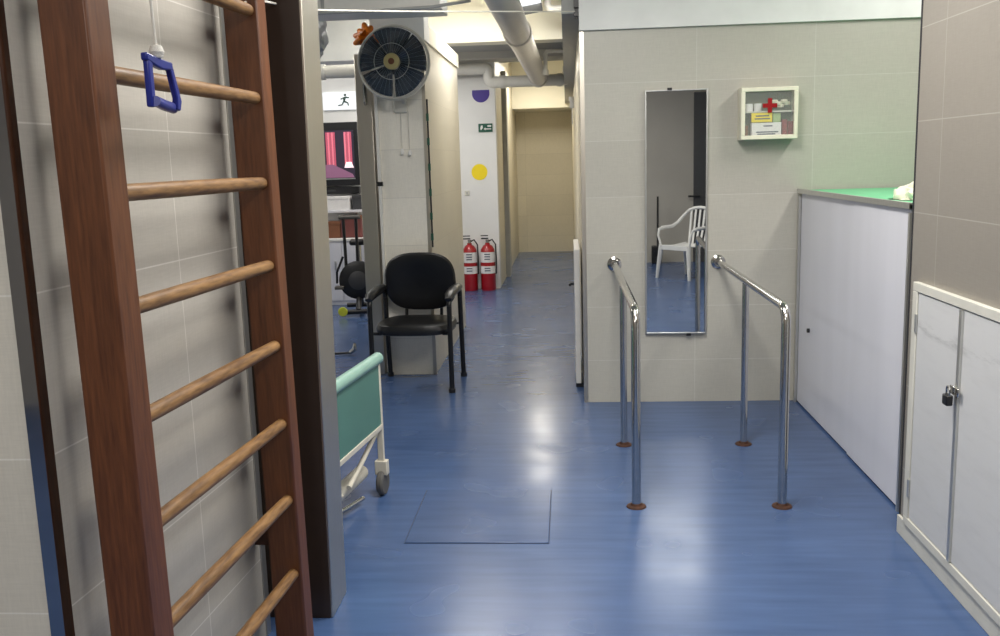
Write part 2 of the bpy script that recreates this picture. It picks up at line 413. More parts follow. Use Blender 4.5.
slab(MB(),0,.225,.272,.262,.468,.395,tilt=.0).build('seat',M['vinyl'],ch)
def slab_v(cx,cz,hx,hz,y0,th,lean,n=2.9,K=44):
    mb=MB(); slab(mb,0,0,hx,hz,th/2,-th/2,n=n,K=K,dish=.018)
    Mx=Matrix.Translation((cx,y0,cz))@Matrix.Rotation(math.radians(90-lean),4,'X')
    return mb.xf(Mx)
b=slab_v(0,.715,.258,.215,.43,.055,-9)
# gentle wrap of the backrest
for v in b.b.verts: v.co.y-=.5*v.co.x**2
b.build('backrest',M['vinyl'],ch)
for s in (-1,1):
    x=s*sx
    MB().tube([(x,.0,0),(x,.0,.30),(x,.0,.60)],.0175,12).build('leg',M['blackmetal'],ch)
    MB().tube([(x,.49,0),(x,.46,.30),(x,.44,.60)],.0175,12).build('leg',M['blackmetal'],ch)
    P=[(x,.0,.60)]+arc((x,.045,.60),.045,PI,PI/2,6,(0,1,0),(0,0,1))+[(x,.2,.655),(x,.36,.66)]+arc((x,.40,.62),.04,PI/2,0,6,(0,1,0),(0,0,1))+[(x,.44,.60)]
    MB().tube(P,.0175,12).build('arm_frame',M['blackmetal'],ch)
    MB().tube([(x,-.02,.645),(x,.03,.672),(x,.2,.684),(x,.36,.684),(x,.42,.672)],[.024,.036,.040,.036,.024],14,flat=.62,up=(0,0,1)).build('arm_pad',M['vinyl'],ch)
    MB().tube([(x,.01,.41),(x*.8,.05,.40),(x*.8,.45,.40),(x,.47,.41)],.011,10).build('seat_rail',M['blackmetal'],ch)
    MB().tube([(s*.13,.40,.39),(s*.13,.47,.42),(s*.13,.49,.52),(s*.13,.47,.66)],.012,10).build('back_support',M['blackmetal'],ch)
    for yy in (0,.49):
        MB().lathe([(0,0),(.023,0),(.023,.025),(.0185,.03),(0,.03)],(x,yy,0),n=14).build('foot_cap',M['black'],ch)
ch.rotation_euler.z=-math.radians(3)
# ------------------------------------------------------------------ handrails
def rail(x,yw,label,rot=0):
    r=thing('handrail',label,'handrail',(x,4.02,0),rot,'steel handrails before the mirror')
    L=yw-4.02; zt=.895; R_=.07
    P=[(0,L,zt),(0,R_,zt)]+arc((0,R_,zt-R_),R_,PI/2,PI,8,(0,1,0),(0,0,1))[1:]+[(0,0,.5),(0,0,0.004)]
    MB().tube(P,.0205,18).build('rail_tube',M['chrome'],r)
    MB().cyl((0,.92,.004),(0,.92,.88),.0185,n=18).build('post',M['chrome'],r)
    MB().lathe([(0,L),(.044,L),(.044,L-.008),(.03,L-.014),(.028,L-.03),(0,L-.03)],(0,0,zt),axis='Y').build('wall_flange',M['chrome'],r)
    for yy in (0,.92):
        f=MB(); f.lathe([(0,0),(.045,0),(.042,.006),(.026,.009),(.022,.018),(0,.018)],(0,yy,0),n=20); f.build('floor_flange',M['rust'],r,label='rusty round floor plate')
    return r
rail(.285,5.86,'left stainless steel handrail fixed to the wall beside the mirror')
rail(.928,5.86,'right stainless steel handrail between the mirror and the white cabinet')
# ------------------------------------------------------------------ mirror
mi=thing('wall_mirror','tall narrow frameless looking mirror with thin metal edge on back wall','mirror',(.666,5.853,.445),-math.radians(1.9))
MB().box(-.182,.182,-.012,-.001,.007,1.498).build('glass',M['mirror'],mi)
f=MB()
for a_ in ((-.19,-.180,0,1.505),(.180,.19,0,1.505)): f.box(a_[0],a_[1],-.02,0,a_[2],a_[3])
f.box(-.18,.18,-.02,0,0,.009).box(-.18,.18,-.02,0,1.496,1.505)
f.build('frame',M['alu'],mi,bevel=.002)
for x,z in ((-.04,1.507),(.08,-.004)): MB().box(x-.014,x+.014,-.022,-.002,z-.008,z+.008).build('clip',M['black'],mi,bevel=.002)
# ------------------------------------------------------------------ first aid box
fx,fz=1.036,1.635; W_,H_=.332,.303; yF=5.74
fb=thing('first_aid_box','white wall mounted first aid box with glass front and red cross','first aid box',(fx,yF,fz))
c=MB(); D_=.119; tk=.014
c.box(0,W_,.02,D_,0,tk).box(0,W_,.02,D_,H_-tk,H_).box(0,tk,.02,D_,tk,H_-tk).box(W_-tk,W_,.02,D_,tk,H_-tk).box(tk,W_-tk,D_-.006,D_,tk,H_-tk)
FB=mat('box_cream',srgb(238,234,212),.45)
c.build('cabinet',FB,fb)
c=MB(); w2=.024
c.box(0,W_,0,.018,0,w2).box(0,W_,0,.018,H_-w2,H_).box(0,w2,0,.018,w2,H_-w2).box(W_-w2,W_,0,.018,w2,H_-w2)
df=c.build('door_frame',FB,fb,bevel=.003)
MB().box(w2,W_-w2,.008,.011,w2,H_-w2).build('glass',M['glass'],df)
MB().box(tk,W_-tk,D_-.009,D_-.006,tk,H_-tk).build('back_panel',mat('olive_grey',srgb(118,120,98),.6),fb,label='olive grey inner back panel')
MB().box(tk,W_-tk,.025,D_-.010,.158,.166).build('shelf',M['frame'],fb)
cx,cz=.168,.196
a_,b_=.012,.042
MB().prism([(cx+x,cz+z) for x,z in ((a_,a_),(a_,b_),(-a_,b_),(-a_,a_),(-b_,a_),(-b_,-a_),(-a_,-a_),(-a_,-b_),(a_,-b_),(a_,-a_),(b_,-a_),(b_,a_))],.003,.0075,'Y').build('red_cross',M['red'],df)
def inbox(name,label,cat,x,z,w,h,d,m,text=None,y=.032):
    o=thing(name,label,cat,(fx+x,yF+y,fz+z))
    MB().box(0,w,0,d,0,h).build('packet',m,o,bevel=.003)
    if text:
        for (u0,u1,v) in text: MB().box(u0*w,u1*w,-.0012,0,v*h,v*h+.007).build('print_line',M['ink'],o)
    return o
inbox('yellow_packet','yellow paper packet with dark print inside the first aid box','packet',.066,.1005,.122,.056,.02,M['yellow'],[(.2,.85,.6),(.15,.9,.3)],y=.026)
inbox('white_carton','white carton with blue print at the bottom of the first aid box','carton',.068,.0142,.175,.084,.04,M['label'],[(.4,.7,.72),(.15,.9,.3),(.2,.8,.16)])
mm=mat('dark_red_card',srgb(130,36,46),.5,var=.3,nscale=40)
inbox('red_carton','dark red carton standing right of the white carton in first aid box','carton',.248,.0142,.03,.10,.05,mm)
inbox('red_carton','dark red carton standing at the far right inside the first aid box','carton',.282,.0142,.03,.088,.05,mm)
inbox('brown_bottle_box','small brown box standing left of the white carton in first aid box','box',.022,.0142,.026,.07,.04,M['brown'])
inbox('green_packet','pale green packet beside the yellow packet in the first aid box','packet',.195,.0998,.045,.054,.03,mat('pale_green',srgb(160,184,130),.5),y=.04)
for k,(x,r_) in enumerate(((.055,.024),(.108,.022))):
    o=MB().cyl((0,0,0),(0,0,.045),r_,n=20)
    tag(o.build('bandage_roll',M['label'],org=(0,0,0)),('white bandage roll at the left end of the first aid box shelf','white bandage roll behind the red cross in the first aid box')[k],'bandage').location=(fx+x,yF+.06,fz+.1665)
o=MB()
for i in range(6): o.lathe([(0,-.012),(.018,-.010),(.022,0),(.018,.010),(0,.012)],(.012+.018*i,.01*(i%2),.027+.012*((i*2)%3)),n=12)
tag(o.build('glove_bundle',mat('pale_glove',srgb(224,220,196),.6),org=(0,0,0)),'bundle of pale gloves on the right of the first aid box shelf','gloves').location=(fx+.178,yF+.06,fz+.1705)
# ------------------------------------------------------------------ white sliding cabinet
cX=1.402; cY0,cY1=3.95,5.84
wc=thing('storage_cabinet','long white sliding door cabinet with green top below the first aid box','cabinet',(cX,cY0,0))
L=cY1-cY0
MB().box(.03,.86,0.005,L-.005,0,1.31).build('body',M['lam'],wc)
MB().box(.010,.026,.02,.78,.012,1.305).build('door',M['lam'],wc,bevel=.002)
d2=MB().box(.016,.034,.76,L-.03,.012,1.305).build('door',M['lam'],wc,bevel=.002)
MB().lathe([(0,0),(.013,0),(.013,-.014),(0,-.016)],(.016,1.60,.507),axis='X',n=16).build('lock',M['black'],d2)
MB().box(-.002,.87,0,L,1.31,1.326).build('top_panel',M['mint'],wc,label='green top panel')
MB().box(-.006,.012,0,L,1.308,1.334).build('edge_trim',M['alu'],wc)
MB().box(0,.014,L-.03,L,0,1.292).build('edge_trim',M['alu'],wc)
MB().box(0,.014,0,.02,0,1.292).build('edge_trim',M['alu'],wc)
# towel heap on it
tb=bmesh.new(); bmesh.ops.create_icosphere(tb,subdivisions=4,radius=1)
o=MB(); o.b=tb
from mathutils import noise as mnoise
for v in tb.verts:
    q=v.co.copy(); k=1+.35*mnoise.noise(q*2.2)+.12*mnoise.noise(q*6)
    v.co=Vector((q.x*.11*k,q.y*.16*k,max(-.0,q.z*.075*k)+(.0)))
tw=o.build('crumpled_towel',mat('cream_cloth',srgb(232,230,206),.8,bump=.4,bscale=30),org=(0,0,0)); tw.location=(1.60,4.38,1.3275)
tag(tw,'crumpled cream cloth lying on the green top of the white cabinet','cloth')
# ------------------------------------------------------------------ built-in cupboard in right wall
cu=thing('wall_cupboard','low white double door cupboard built into the right tiled wall','cupboard',(1.34,2.3,0))
Y0,Y1,Z0,Z1=.02,1.35,.075,1.05   # local y: 2.3.. -> 3.665
fr=MB(); w=.045
fr.box(-.022,.0,Y0,Y1,Z1-.035,Z1).box(-.022,0,Y0,Y1,Z0,Z0+.035).box(-.022,0,Y1-w,Y1,Z0+.035,Z1-.035).box(-.022,0,Y0,Y0+w,Z0+.035,Z1-.035)
fr.build('frame',M['frame'],cu,bevel=.003)
MB().box(-.012,0,-.15,1.44,0,.074).build('plinth',M['frame'],cu,bevel=.002)
mid=.905
doors=[]
for a_,b_ in ((mid,Y1-w-.004),(mid-.50,mid-.006),(Y0+w,mid-.506)):
    doors.append(MB().box(-.017,-.001,a_,b_,Z0+.038,Z1-.038).build('door',M['scuff'],cu,bevel=.002))
MB().box(-.026,-.017,mid-.018,mid+.002,Z0+.04,Z1-.04).build('meeting_strip',M['alu'],doors[1])
for z in (.20,.86): MB().cyl((-.022,Y1-w-.002,z),(-.022,Y1-w-.002,z+.07),.006,n=10).build('hinge',M['alu'],doors[0])
MB().box(-.034,-.026,mid-.04,mid+.03,.715,.745).build('hasp',M['chrome'],doors[1],bevel=.003)
pl=thing('padlock','small brass and black padlock hanging from the hasp of the wall cupboard','padlock',(1.34-.045,2.3+mid+.012,.69))
MB().box(-.012,.012,-.018,.022,-.014,.024).build('lock_body',M['black'],pl,bevel=.005)
MB().tube([(0,-.012,.02)]+arc((0,0.0,.04),.013,PI,0,8,(0,1,0),(0,0,1))+[(0,.013,.02)],.0035,8).build('shackle',M['chrome'],pl)
# ------------------------------------------------------------------ fan on column
fn=thing('wall_fan','round smoky grey wall fan with white cage mounted high on the column','fan',(-1.175,6.72,2.24))
R_=.245
MB().box(-.05,.05,-.03,0,-.33,-.20).build('wall_bracket',M['frame'],fn,bevel=.01)
MB().tube([(0.03,-.02,-.25),(0.03,-.08,-.22),(.02,-.12,-.1),(0,-.12,0)],.02,12).build('arm',M['frame'],fn)
MB().lathe([(0,-.07),(.06,-.07),(.075,-.09),(.075,-.17),(.05,-.185),(0,-.185)],axis='Y').build('motor',M['black'],fn)
cg=MB()
for rr,yy,tk in ((R_,-.20,.009),(R_*.98,-.235,.004),(.12,-.286,.0014)):
    cg.tube([(rr*math.cos(2*PI*i/48),yy,rr*math.sin(2*PI*i/48)) for i in range(48)],tk,8,closed=True)
cg.build('rim',M['frame'],fn)
cg=MB()
for i in range(40):
    a=2*PI*i/40; ca,sa=math.cos(a),math.sin(a)
    cg.tube([(.05*ca,-.292,.05*sa),(.13*ca,-.284,.13*sa),(.2*ca,-.264,.2*sa),(.24*ca,-.232,.24*sa),(R_*ca,-.2,R_*sa)],.0008,4)
    cg.tube([(.07*ca,-.15,.07*sa),(.2*ca,-.15,.2*sa),(R_*ca,-.2,R_*sa)],.0008,4)
cg.build('cage',mat('grey_wire',srgb(110,116,120),.4),fn)
for i in range(5):
    a0=2*PI*i/5+.3
    def bl(u,v,a0=a0):
        r=.045+.185*v; w=.58+.08*math.sin(PI*min(1,.15+v*.6))
        a=a0+(u-.5)*2*w*.92
        return (r*math.cos(a),-.225-(u-.5)*.04,r*math.sin(a))
    MB().grid(bl,11,9).build('blade',M['blade'],fn,solid=.003)
MB().lathe([(0,-.302),(.03,-.300),(.052,-.294),(.056,-.286),(.05,-.23),(0,-.23)],axis='Y').build('hub_badge',M['gold'],fn,label='round cream and gold hub badge')
MB().lathe([(0,-.306),(.02,-.3055),(.022,-.300),(0,-.300)],axis='Y',n=20).build('badge_centre',M['brown'],fn)
for x,z in ((0.0,-.59),(.055,-.60)):
    c=MB().cyl((x,-.025,-.32),(x,-.025,z),.0022,n=6); c=c.build('pull_cord',M['rope'],fn)
    MB().lathe([(0,-.03),(.012,-.028),(.014,-.01),(.006,.01),(0,.012)],(x,-.025,z),n=12).build('pull_knob',M['wplastic'],c)
# orange ribbon flower
o=MB()
for i in range(9):
    a=i*2*PI/9; rr=.026+.008*(i%3); y_=-.012*(i%2)
    o.tube([(0,0,0),(rr*math.cos(a),-.045+y_,rr*math.sin(a)),(rr*1.9*math.cos(a+.25),-.02+y_,rr*1.7*math.sin(a+.25)),(rr*1.2*math.cos(a+.5),.012,rr*1.1*math.sin(a+.5)),(0,.005,0)],[.012,.026,.026,.024,.010],10,flat=.8)
rb=o.build('ribbon_bow',M['orange'],org=(0,0,0)); rb.location=(-1.39,6.68,2.44)
tag(rb,'shiny orange ribbon bow stuck beside the top left of the wall fan','ribbon')
# little conduit/hooks on column corner, white socket
o=thing('cable_conduit','thin white vertical conduit with clips running down the left edge of column','conduit',(-1.35,6.7078,0))
MB().box(-.012,.012,-.012,.012,1.2,2.15).build('channel',M['pipew'],o,bevel=.003)
MB().box(-.02,.02,-.016,.012,1.40,1.43).build('clip',M['black'],o)
MB().box(-.009,.009,-.010,.012,.0,1.2).build('lower_channel',M['pipew'],o,bevel=.003)
o=thing('hook_strip','narrow dark strip with small green hooks along the right column corner','strip',(-.985,6.70,0))
MB().box(-.006,.006,.0,.008,.95,2.0).build('strip',M['darkgap'],o)
for z in (1.0,1.15,1.32,1.5,1.68,1.85): MB().box(-.008,.010,-.008,0,z,z+.05).build('hook',M['green'],o)
# ------------------------------------------------------------------ steel partition post left of the column
sp=thing('steel_partition','stainless steel partition end panel standing left of the tiled column','partition',(-1.5,6.78,0))
MB().box(-.0,.115,-.05,.10,0,2.33).build('panel',M['steel'],sp,bevel=.004)
MB().tube([(.07,-.05,1.98),(.07,-.075,2.0),(.07,-.075,2.12),(.07,-.05,2.14)],.012,8).build('handle',M['chrome'],sp)
# ------------------------------------------------------------------ extinguishers
def extinguisher(x,label):
    e_=thing('fire_extinguisher',label,'fire extinguisher',(x,11.28,0),0,'fire extinguishers by the white wall')
    MB().lathe([(0,0),(.085,0),(.09,.015),(.09,.44),(.083,.50),(.055,.545),(.03,.56),(.028,.58),(0,.58)],n=28).build('cylinder',M['red'],e_)
    for z0,z1 in ((.345,.47),(.21,.30)):
        lb=MB().lathe([(.0915,z0),(.0915,z1)],n=28).build('label',M['label'],e_)
    for z in (.44,.41,.38,.27,.24): MB().box(-.035,.035,-.0935,-.0915,z,z+.012).build('print_line',M['ink'],e_)
    v=MB().lathe([(0,.575),(.022,.575),(.022,.62),(0,.62)],n=16).build('valve',M['chrome'],e_)
    MB().box(-.075,.012,-.012,.012,.625,.64).box(-.08,.01,-.01,.01,.66,.672,).build('lever',M['blackmetal'],v)
    MB().tube([(.02,0,.6),(.06,-.02,.62),(.10,-.03,.56),(.105,-.03,.4),(.10,-.02,.2)],.009,8).build('hose',M['black'],e_)
    return e_
extinguisher(-1.205,'red fire extinguisher with white labels, the left one of two by the wall')
extinguisher(-.985,'red fire extinguisher with white labels, the right one nearer the corridor')
# dots and exit sign
def disc(name,x,z,r,m,label,half=False):
    pts=[(r*math.cos(2*PI*i/40),r*math.sin(2*PI*i/40)) for i in range(40)]
    if half: pts=[(r*math.cos(PI+PI*i/24),r*math.sin(PI+PI*i/24)) for i in range(25)]+[(r*.98,.04),(-r*.98,.04)]
    o=MB().prism(pts,-.004,0,'Y').build(name,m,org=(0,0,0)); o.location=(x,11.4,z); return tag(o,label,'wall sticker')
disc('wall_sticker',-1.065,1.43,.097,M['yellow'],'round yellow sticker on the far white wall above the extinguishers')
disc('wall_sticker',-1.02,2.36,.105,M['purple'],'purple rounded sticker near the top of the far white wall',True)
ex=thing('exit_sign','small green exit sign with white figure on the far white wall','sign',(-1.06,11.4,1.905))
MB().box(0,.17,-.012,0,0,.10).build('panel',M['green'],ex,bevel=.003)
sg=MB().box(.085,.155,-.014,-.012,.03,.042).prism([(.03,.02),(.055,.05),(.05,.08),(.03,.075),(.022,.045)],-.014,-.012,'Y').prism([(.085,.02),(.085,.055),(.065,.036)],-.014,-.012,'Y').box(.11,.155,-.014,-.012,.06,.08)
sg.build('pictogram',M['label'],ex)
o=thing('wall_switch','tiny pale switch on the far white wall left of the yellow sticker','switch',(-1.225,11.4,1.18))
MB().box(-.03,.03,-.01,0,-.03,.03).build('plate',M['frame'],o,bevel=.003); MB().box(-.01,.012,-.015,-.01,-.012,.014).build('rocker',M['grey'],o)
# corridor emergency lamp & white board
el=thing('emergency_lamp','small white lamp unit high on the right side of the corridor','lamp',(.09,11.0,2.17))
MB().box(-.05,0,-.05,.05,-.04,.06).build('housing',M['wplastic'],el,bevel=.008)
MB().lathe([(0,-.05),(.03,-.045),(.03,.0),(0,.0)],(-.03,0,.09),n=14).build('lamp_head',M['wplastic'],el)
MB().box(-.03,-.015,-.01,.01,-.22,-.04).build('cable_cover',M['pipew'],el)
wd=thing('low_door_panel','low white door panel standing open along the right side of corridor','door panel',(.055,6.25,0))
MB().box(-.018,.018,0,.85,.03,.95).build('panel',M['wplastic'],wd,bevel=.004)
MB().tube([(-.018,.76,.62),(-.05,.76,.62),(-.05,.70,.62)],.01,8).build('handle',M['black'],wd)
MB().box(-.018,.03,.02,.08,0,.03).box(-.018,.03,.76,.82,0,.03).build('foot',M['black'],wd)
# ------------------------------------------------------------------ pipes and ceiling things
pp=thing('drain_pipe','thick grey white pipe running along the ceiling towards the corridor','pipe',(-.395,5.2,2.547))
mb=MB().tube([(0,0,0),(.045,3.4,-.028),(0.08,5.92,-.05)],.10,24).build('pipe',M['pipe'],pp)
MB().tube([(.079,5.80,-.05),(.08,5.915,-.05)],.112,24).build('collar',M['pipe'],mb)
MB().tube([(.029,2.2,-.019),(.03,2.3,-.0195)],.112,24).build('collar',M['pipe'],mb)
cp=thing('cross_pipe','white horizontal pipe with elbows crossing the corridor entrance','pipe',(-.37,11.2,2.50))
MB().tube([(-1.2,0,.13),(-.58,0,.13)]+arc((-.58,0,.08),.05,PI/2,0,5,(1,0,0),(0,0,1))+arc((-.48,0,.02),.05,PI,1.5*PI,5,(1,0,0),(0,0,1))+[(.0,0,-.03),(.34,0,-.03)]+arc((.34,0,.03),.06,-PI/2,0,5,(1,0,0),(0,0,1))+[(.40,0,.12)],.066,14).build('pipe',M['pipew'],cp)
for x in (-.40,.02,.27): MB().tube([(x,0,-.03),(x+.06,0,-.03)],.076,16).build('collar',M['pipew'],cp)
c2=thing('thin_pipe','thin white pipe with a drop hanging beneath the cream beam','pipe',(-.2,9.6,2.62))
MB().tube([(.22,0,.0),(.02,0,0),(.0,0,-.03),(.0,0,-.22)],.022,10).build('pipe',M['pipew'],c2)
MB().tube([(.0,0,-.18),(.0,0,-.23)],.03,10).build('collar',M['pipew'],c2)
bx=thing('ceiling_unit','dark grey box unit hanging from ceiling beside the thick pipe','ceiling unit',(-.31,8.55,2.83))
MB().box(-.10,.12,-.35,.1,.01,.24,rot=Matrix.Rotation(-.15,3,'Y')).build('housing',mat('slate_grey',srgb(84,88,92),.6),bx,bevel=.01)
MB().box(-.03,.03,-.15,-.05,.2,.29).build('bracket',M['blackmetal'],bx)
el2=thing('pipe_elbow','short white pipe elbow near the ceiling right of the grey unit','pipe',(-.15,8.6,2.86))
MB().tube([(0,0,.24),(0,0,.06)]+arc((.05,0,.06),.05,PI,1.5*PI,5,(1,0,0),(0,0,1))+[(.14,0,.01)],.03,12).build('pipe',M['pipew'],el2)
MB().tube([(0,0,.1),(0,0,.15)],.038,12).build('collar',M['pipew'],el2)
tr=thing('cable_tray','white cable tray crossing overhead in front of the column top','cable tray',(-1.05,5.5,2.43))
MB().box(-1.2,.34,0,.35,.0,.11).build('tray',M['pipew'],tr,bevel=.006)
MB().tube([(-1.2,-.02,-.012),(0,-.02,-.008),(.3,-.02,.0),(.52,-.02,.025)],.009,8).build('edge_cable',M['grey'],tr)
MB().box(-.75,-.70,-.005,0,.0,.11).build('joint',M['grey'],tr)
MB().box(-.35,-.33,-.005,0,0,.11).build('joint',M['grey'],tr)
for x in (-1.0,.25): MB().cyl((x,.17,.11),(x,.17,CZ-2.43),.006,n=8).build('hanger_rod',M['alu'],tr)
sn=thing('ceiling_sensor','small white sensor strip under the cable tray above the fan','sensor',(-1.35,6.55,2.575))
MB().box(-.05,.05,-.03,.03,0,.022).build('housing',M['wplastic'],sn,bevel=.006)
MB().cyl((0,0,.02),(0,0,.525),.007,n=8).build('stem',M['alu'],sn)
lb=thing('left_beam_pipe','white horizontal pipe high in the left room behind the steel column','pipe',(-1.9,8.0,2.34))
MB().tube([(-1.2,0,0),(.35,0,0)],.055,14).build('pipe',M['pipew'],lb)
MB().tube([(-.2,0,0),(-.13,0,0)],.065,14).build('collar',M['pipew'],lb)
# silver crumpled bag
o=MB(); tb=bmesh.new(); bmesh.ops.create_icosphere(tb,subdivisions=4,radius=1); o.b=tb
for v in tb.verts:
    q=v.co.copy(); k=1+.5*mnoise.noise(q*1.8+Vector((3,1,2)))+.25*mnoise.noise(q*5)
    v.co=Vector((q.x*.13*k,q.y*.09*k,q.z*.2*k))
bg=o.build('foil_bag',M['foil'],org=(0,0,0)); bg.location=(-1.70,6.45,2.43)
bg.scale=(.6,.6,.72)
MB().cyl((0,0,.15),(0,0,(CZ-2.43)/.72-.005),.006,n=6).build('cord',M['rope'],bg)
tag(bg,'crumpled silver foil bag hanging high beside the steel column','bag')
# ------------------------------------------------------------------ left room things
WY=10.7
sg=thing('wall_sign','white wall sign with small dark running figure above the screen','sign',(-2.50,WY,2.18))
MB().box(-.26,.17,-.03,0,0,.20).build('panel',emis('glow_sign_white',(.9,.93,.96,1),.25),sg,bevel=.004)  # weak glow put into the white of the panel
mk=MB()
mk.lathe([(0,-.034),(.014,-.034),(.014,-.03),(0,-.03)],(.0,0,.165),axis='Y',n=12)
mk.prism([(x-.055,z) for x,z in [(.0,.125),(.06,.148),(.10,.138),(.105,.128),(.062,.130),(.052,.10),(.09,.08),(.095,.045),(.083,.045),(.078,.07),(.04,.085),(.02,.05),(-.03,.045),(-.03,.056),(.012,.062),(.035,.105),(.03,.125),(.005,.112)]],-.034,-.03,'Y')
mk.build('figure_mark',mat('dark_green_mark',srgb(40,70,60),.5),sg)
tv=thing('television','wall television showing pink curtains and a white lamp in left room','television',(-2.66,WY-.12,1.33))
MB().box(-.42,.30,0,.06,0,.71).build('casing',M['black'],tv,bevel=.006)
scr=MB().box(-.39,.25,-.003,.0,.085,.62).build('screen',emis('screen_dark',srgb(52,44,60),.2),tv)
def strip(nm,x0,x1,z0,z1,c,s_): MB().box(x0,x1,-.006,-.003,z0,z1).build(nm,c,scr)
pk=emis('screen_pink',srgb(224,124,142),.3); pk2=emis('screen_deep_pink',srgb(190,84,106),.3)
for k in range(5): strip('curtain_picture',-.07+.022*k,-.05+.022*k,.20,.60,pk if k%2 else pk2,0)
for k in range(4): strip('curtain_picture',.14+.022*k,.16+.022*k,.20,.60,pk2 if k%2 else pk,0)
MB().prism([(-.38,.09),(.24,.09),(.22,.13),(.12,.18),(.0,.24),(-.38,.24)],-.0075,-.003,'Y').build('bed_picture',emis('screen_purple',srgb(140,96,124),.25),scr)
MB().prism([(.13,.20),(.24,.20),(.215,.265),(.155,.265)],-.009,-.006,'Y').build('lamp_picture',emis('screen_white',srgb(250,230,235),.5),scr)
MB().box(-.39,.25,-.005,.0,.07,.084).build('bezel_strip',M['alu'],tv)
MB().box(-.12,.12,.06,.12,.2,.4).build('wall_mount',M['blackmetal'],tv)
sb=thing('soundbar','narrow black bar mounted under the television','soundbar',(-2.7,WY,1.235))
MB().box(-.4,.32,-.10,0,0,.08).build('body',M['black'],sb,bevel=.01)
MB().box(-.05,.05,-.102,-.10,.03,.05).build('grille',M['dark'],sb)
sh=thing('wall_shelf','white shelf on the wall between the television and the white cupboard','shelf',(-2.7,WY,1.03))
MB().box(-.9,.45,-.28,0,0,.028).build('board',M['lam'],sh,bevel=.003)
for x in (-.6,.3): MB().box(x-.01,x+.01,-.2,0,-.12,0).build('bracket',M['alu'],sh)
def smallbox(name,label,cat,loc,w,d,h,m,m2=None):
    o=thing(name,label,cat,loc); MB().box(-w/2,w/2,-d/2,d/2,0,h).build('box_body',m,o,bevel=.006)
    MB().box(-w/2-.004,w/2+.004,-d/2-.004,d/2+.004,h-.03,h+.004).build('lid',m2 or m,o,bevel=.003); return o
smallbox('storage_box','white storage box on the left room wall shelf','box',(-2.60,WY-.15,1.0585),.27,.2,.15,M['label'])
smallbox('storage_box','small dark grey box at the right end of the wall shelf','box',(-2.38,WY-.15,1.0585),.11,.16,.16,M['dark'])
cb=thing('low_cupboard','low white cupboard against the left room wall behind the exercise bike','cupboard',(-2.7,WY,0))
MB().box(-1.0,.75,-.45,-.005,.0,.72).build('body',M['lam'],cb,bevel=.004)
MB().box(-1.02,.77,-.47,-.005,.72,.75).build('worktop',M['wplastic'],cb,bevel=.004)
for i,x in enumerate((-.98,-.40,.17)):
    dd=MB().box(x,x+.56,-.465,-.45,.05,.70).build('door',M['lam'],cb,bevel=.003); MB().box(x+.48,x+.50,-.48,-.465,.4,.5).build('handle',M['alu'],dd)
smallbox('woven_basket','brown woven basket on the low white cupboard at left','basket',(-2.64,WY-.25,.7505),.15,.2,.18,M['brown'])
smallbox('woven_basket','reddish brown lidded basket on the low white cupboard behind the bike handlebars','basket',(-2.44,WY-.25,.7505),.24,.2,.24,mat('red_brown_weave',srgb(112,60,56),.7,bump=.4),M['brown'])
# exercise bike
eb=thing('exercise_bike','black exercise bike with upright handle posts in the left room','exercise bike',(-2.28,9.62,0),.15)
for x in (-.06,.06):
    MB().tube([(x,0,.42),(x*1.05,.02,.7),(x*1.1,.0,1.02)],.017,10).build('handle_post',M['black'],eb)
MB().tube([(-.11,0,1.02),(.11,0,1.02)],.02,10).build('handlebar',M['rubber'],eb)
MB().lathe([(0,-.06),(.17,-.06),(.2,-.04),(.2,.04),(.17,.06),(0,.06)],(.06,0,.36),axis='Y',n=28).build('flywheel_cover',M['black'],eb)
MB().lathe([(0,-.066),(.09,-.066),(.10,-.06),(0,-.06)],(.06,0,.36),axis='Y',n=24).build('cover_disc',M['dark'],eb)
MB().tube([(-.16,-.05,.34),(-.15,-.1,.46),(-.08,-.1,.62)],.012,8).build('pedal_strap',M['black'],eb)
MB().box(-.18,-.09,-.14,-.02,.28,.31).build('pedal',M['rubber'],eb,bevel=.005)
MB().tube([(-.1,-.2,.05),(.3,-.2,.05)],.025,10).build('base_bar',M['black'],eb)
MB().tube([(-.1,.3,.05),(.3,.3,.05)],.025,10).build('base_bar',M['black'],eb)
MB().tube([(.06,-.2,.06),(.06,-.1,.12),(.06,.0,.2),(.06,.3,.06)],.03,10).build('frame_tube',M['black'],eb)
MB().lathe([(0,-.012),(.045,-.012),(.05,0),(.045,.012),(0,.012)],(-.10,-.23,.06),axis='Y',n=18).build('foot_cap',mat('lime_cap',srgb(206,210,60),.5),eb,label='lime yellow round end cap')
MB().box(-.04,.16,.28,.48,.70,.76).build('saddle',M['vinyl'],eb,bevel=.02)
MB().tube([(.06,.36,.1),(.06,.38,.72)],.02,10).build('saddle_post',M['chrome'],eb)
st=thing('floor_stand','black floor stand leg with chrome tip on the floor by the partition','stand',(-1.80,7.46,0))
MB().tube([(-.45,-.05,.03),(-.2,0,.012),(-.01,.0,.02)],.010,8).build('leg_bar',M['black'],st)
MB().tube([(-.02,0,.02),(.015,.0,.05),(.02,0,.10)],[.018,.022,.012],10).build('chrome_tip',M['chrome'],st)
# ------------------------------------------------------------------ behind the camera (mirror shows it)
pc=thing('plastic_chair','white plastic garden armchair reflected in the tall mirror','chair',(1.09,-.45,0),0)
mp=M['wplastic']
